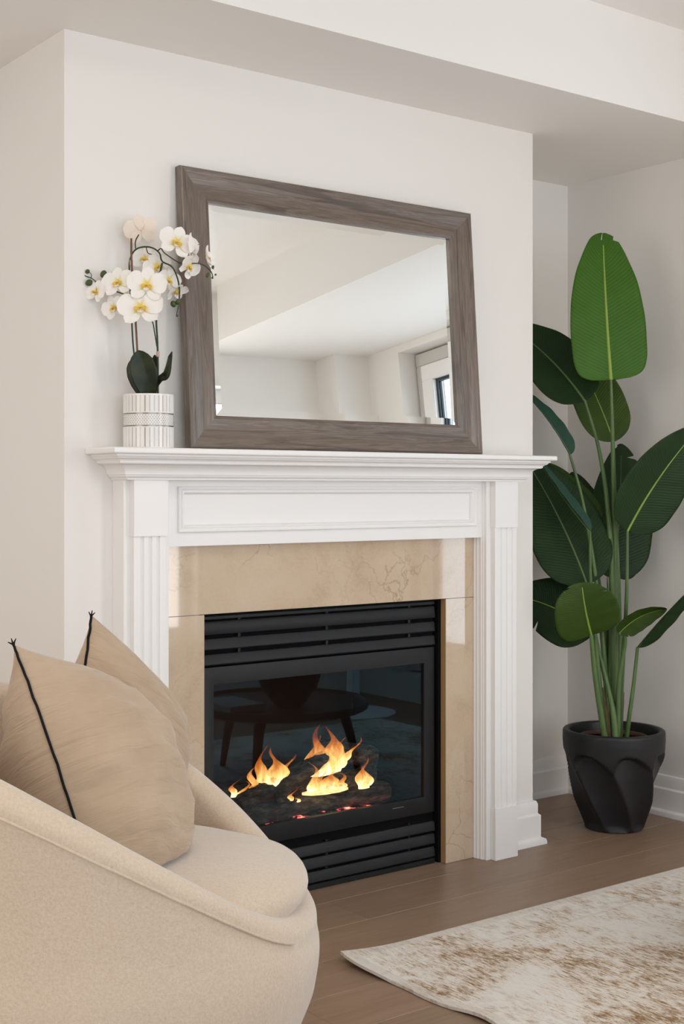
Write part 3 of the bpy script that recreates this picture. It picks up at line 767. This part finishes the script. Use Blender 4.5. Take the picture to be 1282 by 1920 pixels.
WP = [(0,.06),(.03,.42),(.08,.70),(.18,.93),(.32,1.0),(.48,.97),(.65,.84),(.8,.62),(.9,.42),(.96,.25),(1,.04)]
WP2 = [(0,.05),(.04,.35),(.12,.68),(.25,.93),(.4,1.0),(.58,.94),(.75,.74),(.88,.46),(.96,.2),(1,.02)]
def leaf(base, tip, bend, hw, yaw, fold, mat, rib=MIDRIB_D, notches=(), slits=(), wp=WP, asym=1.0, ribw=2.6, curl=0, label=None):
    """base, tip: (px, py, depth); bend: midrib bow in pixels (sideways, depth m); hw: half width px; yaw: turn about the midrib; fold: V angle"""
    b = at(*base); t = at(*tip); d0 = (b-CAM).dot(Fv)/FPX
    axis = (t-b).normalized(); side0 = axis.cross(Fv).normalized(); nrm0 = side0.cross(axis).normalized()
    if nrm0.dot(Fv) > 0: nrm0 = -nrm0
    n = 80; m = 12; V = []; uv = []; mid = []
    for i in range(n+1):
        f = i/n; c = b.lerp(t, f)+side0*(bend[0]*d0*4*f*(1-f))+Fv*(bend[1]*4*f*(1-f)); mid.append(c)
    for i in range(n+1):
        f = i/n; w = cinterp(wp, f)*hw*d0
        ax = (mid[min(i+1, n)]-mid[max(i-1, 0)]).normalized()
        s = side0*math.cos(yaw)+nrm0*math.sin(yaw); s = (s-ax*s.dot(ax)).normalized(); nr = ax.cross(s)
        if nr.dot(nrm0) < 0 and abs(yaw) < PI/2: nr = -nr
        for j in range(-m, m+1):
            q = j/m; ww = w*(asym if q > 0 else 2-asym)
            for (nf, sd, dp) in notches:
                if sd*q > .3:
                    k = max(0, 1-abs(f-nf)/.014); ww *= 1-dp*k
            aq = abs(q)
            p = mid[i]+s*(ww*q*math.cos(fold*aq))+nr*(ww*aq*math.sin(fold)+curl*ww*aq*aq)-ax*(ww*aq*.0)
            p += ax*(ww*aq**2*.22*(1-f))*(-1 if f < .25 else 0)*(.25-f)*4*.28
            p += nr*(.0012*math.sin(f*27+q*3)*aq)
            V.append(tuple(p)); uv.append((.5+q*.5, f))
    W = 2*m+1; Fc = []
    for i in range(n):
        for j in range(W-1):
            a = i*W+j; qq = (j+.5-m)/m
            if any(i/n >= f0 and abs(qq-q0) < .5/m for q0, f0 in slits): continue
            Fc.append((a, a+1, a+W+1, a+W))
    o = mesh('leaf', V, Fc, mat, pl, smooth=True, uvs=uv, label=label)
    sm = o.modifiers.new('t', 'SOLIDIFY'); sm.thickness = .0012; sm.offset = 0
    tube('midrib', mid[:int(n*.93)], [ribw*d0*(1-.75*i/n)*.5+.0002 for i in range(int(n*.93))], rib, o, 6)
    return b
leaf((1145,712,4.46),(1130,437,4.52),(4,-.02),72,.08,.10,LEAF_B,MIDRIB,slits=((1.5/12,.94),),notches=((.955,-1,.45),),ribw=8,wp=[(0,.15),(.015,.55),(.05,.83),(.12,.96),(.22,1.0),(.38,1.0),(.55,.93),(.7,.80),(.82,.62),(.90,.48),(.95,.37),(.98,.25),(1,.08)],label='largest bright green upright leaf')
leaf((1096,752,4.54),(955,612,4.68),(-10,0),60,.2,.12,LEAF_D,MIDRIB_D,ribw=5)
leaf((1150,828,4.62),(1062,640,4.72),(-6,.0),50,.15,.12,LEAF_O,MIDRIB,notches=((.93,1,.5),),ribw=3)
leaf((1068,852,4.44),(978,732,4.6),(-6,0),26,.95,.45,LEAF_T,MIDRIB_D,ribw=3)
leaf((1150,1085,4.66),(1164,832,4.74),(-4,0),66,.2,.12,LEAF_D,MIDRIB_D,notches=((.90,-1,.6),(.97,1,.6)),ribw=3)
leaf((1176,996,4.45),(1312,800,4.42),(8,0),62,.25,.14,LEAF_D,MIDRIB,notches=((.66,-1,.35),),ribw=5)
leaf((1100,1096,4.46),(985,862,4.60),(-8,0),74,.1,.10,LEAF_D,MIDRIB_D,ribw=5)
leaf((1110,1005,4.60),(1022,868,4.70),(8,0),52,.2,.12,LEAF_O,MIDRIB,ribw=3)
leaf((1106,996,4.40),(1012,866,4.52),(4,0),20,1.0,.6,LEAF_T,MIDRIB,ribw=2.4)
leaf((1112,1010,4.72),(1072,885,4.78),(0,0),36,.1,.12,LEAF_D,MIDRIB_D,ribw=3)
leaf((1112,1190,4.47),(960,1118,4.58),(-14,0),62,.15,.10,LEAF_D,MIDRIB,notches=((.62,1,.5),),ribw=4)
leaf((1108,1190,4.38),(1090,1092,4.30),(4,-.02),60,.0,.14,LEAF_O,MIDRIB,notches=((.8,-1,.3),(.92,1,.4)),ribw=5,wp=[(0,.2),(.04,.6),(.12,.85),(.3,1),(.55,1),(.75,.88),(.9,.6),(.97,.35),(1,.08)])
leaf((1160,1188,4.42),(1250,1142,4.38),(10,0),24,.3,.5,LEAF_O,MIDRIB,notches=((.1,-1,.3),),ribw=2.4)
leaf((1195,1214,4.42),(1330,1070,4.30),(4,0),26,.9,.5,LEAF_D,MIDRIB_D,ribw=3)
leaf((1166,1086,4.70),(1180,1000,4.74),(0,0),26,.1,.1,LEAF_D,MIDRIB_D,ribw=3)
def stalk(pts, r0, r1, mat=STALK):
    P = spline([at(*p) for p in pts], 8); n = len(P)
    tube('stalk', P, [(r0+(r1-r0)*i/(n-1)) for i in range(n)], mat, pl, 8)
SB = 1386
stalk([(1145,712,4.46),(1149,860,4.48),(1152,1050,4.53),(1152,1230,4.54),(1150,SB,4.545)],.0045,.016)
stalk([(1096,750,4.54),(1124,850,4.535),(1142,990,4.50),(1148,1180,4.52),(1148,SB,4.53)],.004,.013)
stalk([(1150,826,4.62),(1153,950,4.60),(1160,1150,4.57),(1160,SB,4.56)],.0035,.012)
stalk([(1068,852,4.44),(1092,940,4.45),(1116,1080,4.47),(1132,1230,4.50),(1142,SB,4.51)],.004,.010)
stalk([(1176,994,4.45),(1174,1130,4.46),(1166,1260,4.48),(1160,SB,4.49)],.0045,.010)
stalk([(1100,1096,4.46),(1118,1200,4.47),(1136,1290,4.48),(1140,SB,4.49)],.004,.009)
stalk([(1106,996,4.40),(1107,1090,4.42),(1116,1200,4.44),(1134,SB,4.46)],.004,.009)
stalk([(1110,1005,4.60),(1130,1150,4.58),(1144,SB,4.56)],.003,.010)
stalk([(1150,1085,4.66),(1156,1200,4.6),(1156,SB,4.56)],.004,.012)
stalk([(1108,1190,4.38),(1116,1270,4.40),(1134,SB,4.42)],.0065,.011)
stalk([(1112,1190,4.47),(1130,1250,4.45),(1148,1330,4.42),(1154,SB,4.41)],.005,.011)
stalk([(1160,1188,4.42),(1172,1200,4.43),(1160,1280,4.45),(1158,SB,4.46)],.004,.010)
stalk([(1195,1214,4.42),(1188,1280,4.43),(1180,1340,4.44),(1174,SB,4.46)],.0055,.008)
tube('dry_sheath', spline([at(1128,1290,4.47), at(1134,1340,4.48), at(1139,1388,4.49)], 5), [.005,.007,.009,.010,.0115,.013,.014,.015,.016,.017,.018], SHEATH, pl, 8)
tube('dry_sheath', spline([at(1168,1298,4.50), at(1160,1345,4.51), at(1155,1388,4.52)], 5), [.004,.006,.009,.011,.013,.015,.016,.018,.019,.020,.021], SHEATH, pl, 8)
tube('leaf_spear', spline([at(1138,1080,4.62), at(1142,1180,4.58), at(1150,1300,4.55)], 4), [.001,.003,.005,.008,.010,.011,.012,.013,.014], STALK, pl, 8)

# ------------------------------------------------------------------ orchid
def on_shelf(x, Y):   # shelf point straight below image column x at depth Y
    d = Fv+Rv*((x-641)/FPX); t = (Y-CAM.y)/d.y; p = CAM+d*t; return Vector((p.x, p.y, 1.252))
OC = on_shelf(278.5, -.086); OD = (OC-CAM).dot(Fv)
orc = thing('potted_orchid', OC, 'white artificial orchid in ribbed white and silver ceramic pot on the mantel', 'potted plant')
WCER = m_simple('glazed white ceramic', (.80,.775,.75), .18)
SILV = m_simple('tarnished silver glaze', (.34,.31,.28), .28, 1, .5)
OR = .0640; OH = .1355; NN = 34*12
def opr(z, a):
    band = (.002 < z < .0500) or (.0900 < z < .1300)
    if band:
        ph = (a/(2*PI)*34) % 1.0; g = abs(ph-.5)*2
        z0 = min(abs(z-.002), abs(z-.0500)) if z < .06 else min(abs(z-.0900), abs(z-.1300))
        return OR-(.0014 if g > .70 else 0)
    if abs(z-.0545) < .0014 or abs(z-.0855) < .0014: return OR-.0018
    if .0545 < z < .0855: return OR-.0004
    return OR
zz = [0,.0015,.0025,.012,.025,.038,.0495,.0505,.0530,.0535,.0555,.0562,.062,.070,.078,.0838,.0845,.0865,.0870,.0895,.0905,.10,.11,.12,.1295,.1305,.1335,.1350]
rows = [[tuple(OC+Vector((opr(z, 2*PI*k/NN)*math.cos(2*PI*k/NN), opr(z, 2*PI*k/NN)*math.sin(2*PI*k/NN), z+.0003))) for k in range(NN)] for z in zz]
for r, z in ((OR-.001,OH),(OR-.004,OH),(OR-.0055,OH-.002),(OR-.006,OH-.02)):
    rows.append([tuple(OC+Vector((r*math.cos(2*PI*k/NN), r*math.sin(2*PI*k/NN), z))) for k in range(NN)])
V, Fc = bridge(rows, True, True)
fm = []
for q in Fc:
    if len(q) > 4: fm.append(0); continue
    cz = sum(V[i][2] for i in q)/4-OC.z; rr = [math.hypot(V[i][0]-OC.x, V[i][1]-OC.y) for i in q]
    fm.append(1 if (cz < .1345 and sum(rr)/4 < OR-.0008 and cz > .001) else 0)
mesh('pot', V, Fc, [WCER, SILV], orc, fmat=fm, smooth=True, autos=30)
V = []; Fc = []
for r_i in range(6):
    z = .0592+r_i*.0044
    for k in range(56):
        a = 2*PI*(k+.5*(r_i % 2))/56; c = OC+Vector(((OR+.0001)*math.cos(a), (OR+.0001)*math.sin(a), z)); s = Vector((-math.sin(a), math.cos(a), 0)); b0 = len(V)
        ctr = c+Vector((math.cos(a), math.sin(a), 0))*.0004; V.append(tuple(ctr))
        for e in range(6): V.append(tuple(c+s*.0011*math.cos(PI*e/3)+Uv*.0013*math.sin(PI*e/3)))
        for e in range(6): Fc.append((b0, b0+1+e, b0+1+(e+1) % 6))
mesh('silver_dots', V, Fc, SILV, orc)
rows = [[tuple(OC+Vector((r*math.cos(2*PI*k/32), r*math.sin(2*PI*k/32), .120+.004*noise.noise(Vector((r*60, k, 0)))))) for k in range(32)] for r in (.0585,.04,.02,.001)]
V, Fc = bridge(rows, True, True); mesh('moss', V, Fc, SOIL, orc, smooth=True)
def m_petal(name, a, b):
    t = NT(name, a, .55, spec=.3); tc = t.n('ShaderNodeTexCoord'); sp = t.n('ShaderNodeSeparateXYZ'); t.l(tc.outputs['UV'], sp.inputs[0])
    t.base(t.ramp(sp.outputs[1], [(0, b), (.10, b), (.34, a)])); t.b.inputs['Subsurface Weight'].default_value = .15; t.b.inputs['Subsurface Radius'].default_value = (.004,.003,.002)
    t.b.inputs['Subsurface Scale'].default_value = 1.0
    return t.m
PETAL = m_petal('white orchid petal', (.90,.87,.83), (.82,.66,.16))
PEACH = m_petal('peach petal back', (.88,.77,.67), (.84,.72,.60))
LIP = m_simple('yellow orchid lip', (.80,.58,.10), .5); THROAT = m_simple('orange throat', (.62,.27,.03), .5)
OSTEM = m_simple('dark green orchid stem', (.018,.040,.014), .5); STICK = m_simple('brown cane stake', (.17,.085,.05), .7); CLIP = m_simple('pale clip', (.55,.38,.30), .5)
BUD = m_simple('olive flower bud', (.055,.085,.020), .5)
SEPG = m_simple('pale green sepal back', (.48,.50,.22), .6)
def petal_mesh(name, L, W, cup, mat, c, dx, dn, parent, twist=0):
    """petal growing from c along dx, facing dn"""
    dy = dn.cross(dx).normalized(); V = []; uv = []; n = 9; m = 4
    for i in range(n+1):
        f = i/n; w = W/2*interp([(0,.16),(.15,.5),(.35,.86),(.55,1),(.75,.93),(.9,.62),(.97,.35),(1,.06)], f)
        for j in range(-m, m+1):
            q = j/m; p = c+dx*(L*f)+dy*(w*q)+dn*(cup*L*(f*f*.6+.35*q*q*f)-.0015*abs(q)*math.sin(f*9+twist))
            V.append(tuple(p)); uv.append((.5+q/2, f))
    Wd = 2*m+1; Fc = [(i*Wd+j, i*Wd+j+1, (i+1)*Wd+j+1, (i+1)*Wd+j) for i in range(n) for j in range(Wd-1)]
    o = mesh(name, V, Fc, mat, parent, smooth=True, uvs=uv); return o
def flower(x, y, dd, face, size, roll=0, mat=PETAL, cup=.12, back=False):
    """x,y pixel; dd depth offset towards the wall; face direction in (right, up, toward camera)"""
    s = size*(OD/FPX); c = at(x, y, OD+dd)
    dn = (Rv*face[0]+Uv*face[1]-Fv*face[2]).normalized(); up = (Uv-dn*Uv.dot(dn))
    if up.length < .2: up = Rv-dn*Rv.dot(dn)
    up.normalize(); rt = up.cross(dn).normalized()
    def dr(a): a += roll; return (rt*math.sin(a)+up*math.cos(a)).normalized()
    # column at the centre is the flower's own mesh
    V, Fc = tube_vf([c-dn*.003, c+dn*.002, c+dn*.005, c+dn*.0075], [.0012,.0022,.0024,.0010], 8)
    fl = mesh('flower', V, Fc, SEPG if back else PETAL, orc, smooth=True)
    for a, l, w_ in ((0,.50,.34),(2.35,.50,.33),(-2.35,.50,.33)):     # sepals
        petal_mesh('petal', s*l, s*w_, cup, mat, c-dn*.0012, dr(a), dn, fl, a)
    for a in (1.30, -1.30):                                            # broad petals
        petal_mesh('petal', s*.54, s*.56, cup, mat, c+dn*.0004, dr(a), dn, fl, a)
    if not back:
        petal_mesh('lip', s*.19, s*.15, .9, PETAL, c+dn*.001, dr(PI), dn, fl)
        petal_mesh('lip', s*.15, s*.12, .9, LIP, c+dn*.001, dr(PI-1.1), dn, fl); petal_mesh('lip', s*.15, s*.12, .9, LIP, c+dn*.001, dr(PI+1.1), dn, fl)
        V, Fc = tube_vf([c+dn*.004-dr(0)*.001, c+dn*.008-dr(0)*.0035], [.0018,.0024], 7); mesh('throat', V, Fc, THROAT, fl, smooth=True)
    return fl
flower(221, 530, -.035, (-.25,.25,.9), 62, -.15)
flower(275, 535, -.045, (.1,.15,.95), 72, .1)
flower(263, 577, -.055, (.05,.30,.9), 82, -.1)
flower(180, 547, -.02, (-.45,.1,.8), 46, .3)
flower(213, 577, -.025, (-.35,.0,.9), 48, -.4)
flower(205, 530, .0, (-.7,.2,.5), 36, .2)
flower(331, 455, -.03, (.35,.25,.8), 68, .35)
flower(356, 466, -.005, (.93,.1,.2), 58, -.1, cup=.3)
flower(355, 500, -.015, (.6,-.5,.5), 50, .5)
flower(388, 484, .0, (.9,.2,.1), 50, .2, cup=.35)
flower(264, 432, .02, (-.2,.1,-.8), 62, .2, PEACH, back=True)
flower(271, 486, .022, (.0,.1,.8), 50, .3)
flower(295, 500, .012, (.2,.0,.9), 54, -.5)
flower(316, 526, .005, (.5,-.2,.7), 48, .2)
flower(330, 546, .0, (.5,-.75,.3), 44, -.3, cup=.3)
def opath(pts, per=5): return spline([at(x, y, OD+d) for x, y, d in pts], per)
tube('flower_stem', opath([(258,742,0),(254,690,0),(249,640,-.002),(246,580,-.004),(243,520,-.004),(243,490,-.004),(252,470,-.006),(268,463,-.008),(286,465,-.010),(299,475,-.010),(304,490,-.010),(322,500,-.012),(332,520,-.012),(336,540,-.010),(336,560,-.006)]), .0021, OSTEM, orc, 7)
tube('flower_stem', opath([(296,742,0),(296,690,-.002),(295,640,-.005),(293,600,-.008),(296,560,-.010),(299,520,-.012),(304,493,-.010)]), .0026, OSTEM, orc, 7)
tube('flower_stem', opath([(294,650,-.006),(290,625,-.008),(284,600,-.010),(262,578,-.02),(240,556,-.016),(222,548,-.012),(200,540,-.008)]), .0016, OSTEM, orc, 7)
tube('flower_stem', opath([(254,466,-.006),(254,452,-.008),(260,440,-.006)]), .0016, OSTEM, orc, 6)
tube('flower_stem', opath([(274,464,-.008),(277,474,-.012),(284,477,-.016)]), .0013, OSTEM, orc, 6)
tube('flower_stem', opath([(296,470,-.010),(302,466,-.014),(308,474,-.018),(331,490,-.02),(345,494,-.02),(372,494,-.012),(386,500,-.01),(396,510,-.01),(399,520,-.01)]), .0014, OSTEM, orc, 6)
tube('flower_stem', opath([(336,556,-.006),(334,575,-.006),(331,590,-.006)]), .0010, OSTEM, orc, 6)
tube('flower_stem', opath([(200,538,-.008),(184,531,-.010),(172,522,-.012),(158,516,-.012),(154,506,-.012)]), .0013, OSTEM, orc, 6)
tube('flower_stem', opath([(171,521,-.012),(171,514,-.012),(165,509,-.012)]), .0009, OSTEM, orc, 6)
tube('stake', opath([(246,447,-.008),(247,500,-.007),(254,600,-.004),(262,742,0)]), .0026, STICK, orc, 6)
def bud(x, y, d, rx, rz, ang, mat=BUD):
    c = at(x, y, OD+d); k = OD/FPX; rows = []
    ax = (Rv*math.sin(ang)+Uv*math.cos(ang)); s1 = ax.cross(Fv).normalized()
    for i in range(9):
        th = PI*i/8; rows.append([tuple(c+ax*(rz*k*math.cos(th))+(s1*math.cos(2*PI*q/10)+Fv*math.sin(2*PI*q/10))*(rx*k*math.sin(th)+.0001)) for q in range(10)])
    V, Fc = bridge(rows, True, True); mesh('bud', V, Fc, mat, orc, smooth=True)
for a in ((194,514,-.012,6,7.5,.4),(167,530,-.014,6,7,1.1),(164,509,-.012,4,4.5,.9),(154,505,-.012,2,2.5,0),(150.5,515,-.012,2.2,2.2,0),(389,516,-.01,3,5,.5),(399,501,-.01,2.6,3.6,.2),(404,515,-.01,2,2,0),(398,521,-.01,2,2.2,0),(325,570,-.004,5.5,6.5,-.4),(332,592,-.006,2.2,2.6,0),(334,566,-.004,5,6,.6)): bud(*a)
for (x, y) in ((246,493),(296,664)):
    V, Fc = tube_vf([at(x, y-5, OD-.004), at(x, y+5, OD-.004)], .0044, 8); mesh('stem_clip', V, Fc, CLIP, orc, smooth=True, autos=40)
def m_oleaf():
    t = NT('dark orchid leaf', (.02,.03,.012), .32); t.base(t.ramp(t.noise(t.coord(), 16, 3), [(.35,(.010,.016,.008)),(.7,(.035,.042,.014))])); t.b.inputs['Coat Weight'].default_value = .3; return t.m
OLEAF = m_oleaf(); OLEAF.node_tree.nodes['Principled BSDF'].inputs['Specular IOR Level'].default_value = .2; OLEAF.node_tree.nodes['Principled BSDF'].inputs['Coat Weight'].default_value = .08
def orleaf(pts, hw, yaw, cup, wt):
    P = opath(pts, 8); n = len(P); V = []; m = 6
    for i, p in enumerate(P):
        f = i/(n-1); ax = (P[min(i+1, n-1)]-P[max(i-1, 0)]).normalized(); s = ax.cross(Fv).normalized(); nr = s.cross(ax)
        s2 = s*math.cos(yaw)+nr*math.sin(yaw); n2 = ax.cross(s2); w_ = interp(wt, f)*hw*OD/FPX
        for j in range(-m, m+1): q = j/m; V.append(tuple(p+s2*(w_*q)+n2*(w_*cup*q*q)))
    W = 2*m+1; Fc = [(i*W+j, i*W+j+1, (i+1)*W+j+1, (i+1)*W+j) for i in range(n-1) for j in range(W-1)]
    o = mesh('leaf', V, Fc, OLEAF, orc, smooth=True); sm = o.modifiers.new('t', 'SOLIDIFY'); sm.thickness = .0018
WO = [(0,.45),(.15,.66),(.35,.92),(.55,1),(.75,.88),(.88,.62),(.96,.34),(1,.08)]
orleaf([(279,745,-.016),(273,715,-.024),(266,685,-.030),(259,657,-.034)], 26, -.15, .15, WO)
orleaf([(268,745,.0),(258,720,-.004),(250,695,-.006),(249,672,-.004)], 14, .4, .2, WO)
orleaf([(290,747,-.002),(294,728,-.008),(303,714,-.014),(314,708,-.022),(319,694,-.026),(323,659,-.030)], 10, .6, .9, [(0,.7),(.2,.7),(.4,.8),(.6,1),(.8,.8),(.95,.5),(1,.1)])
orleaf([(290,745,.006),(291,710,.01),(291,680,.012),(290,665,.012)], 7, .2, .2, WO)

# ------------------------------------------------------------------ things seen only as reflections in the fireplace glass
WALN = m_simple('dark walnut', (.10,.055,.03), .45)
tc_ = Vector((1.52, -1.22, .0095))
tb = thing('coffee_table', tc_, 'low round dark wooden coffee table on the rug, reflected in the fireplace glass', 'table')
V, Fc = bridge([[tuple(Vector((tc_.x+r*math.cos(2*PI*k/64), tc_.y+r*math.sin(2*PI*k/64), z))) for k in range(64)] for r, z in ((.001,.280),(.33,.280),(.352,.290),(.358,.308),(.354,.316),(.345,.316),(.34,.304),(.001,.304))], True, False)
mesh('table_top', V, Fc, WALN, tb, smooth=True, autos=30)
for a in (.35, .35+2*PI/3, .35+4*PI/3, ):
    p0 = Vector((tc_.x+.27*math.cos(a), tc_.y+.27*math.sin(a), .285)); p1 = Vector((tc_.x+.33*math.cos(a), tc_.y+.33*math.sin(a), .0115))
    tube('leg', [Vector((tc_.x+.1*math.cos(a), tc_.y+.1*math.sin(a), .272)), Vector((tc_.x+.22*math.cos(a), tc_.y+.22*math.sin(a), .270)), p0-Uv*.035, p0.lerp(p1, .5), p1], [.014,.018,.022,.017,.012], WALN, tb, 10)
vs = thing('vase', Vector((1.50, -1.12, .3045)), 'round dark ceramic vase on the coffee table, reflected in the fireplace glass', 'vase')
vr = lathe_rows([(.045,0),(.05,.004),(.075,.03),(.11,.08),(.125,.13),(.11,.18),(.07,.21),(.05,.215),(.045,.21),(.06,.18),(.001,.17)], (0, 0), 40)
V, Fc = bridge([[(1.50+a, -1.12+b, .3045+z) for a, b, z in r] for r in vr], True, True); mesh('body', V, Fc, POT, vs, smooth=True, autos=50)
bk = box('hardcover_book', (1.22, 1.38, -1.34, -1.10, .305, .332), m_simple('pale book cover', (.5,.48,.45), .6), bevel=.002)
bk['label'] = 'pale hardcover book lying on the coffee table, reflected in the fireplace glass'; bk['category'] = 'book'
ts = thing('pedestal_side_table', Vector((2.72, -2.3, .0)), 'white round pedestal table beyond the rug, reflected in the fireplace glass', 'table')
tr_ = lathe_rows([(.22,.0005),(.22,.006),(.18,.014),(.06,.035),(.035,.08),(.028,.3),(.035,.46),(.08,.50),(.26,.515),(.27,.525),(.26,.54),(.001,.54)], (2.72, -2.3), 48)
V, Fc = bridge(tr_, True, True); mesh('pedestal', V, Fc, TRIM, ts, smooth=True, autos=40)
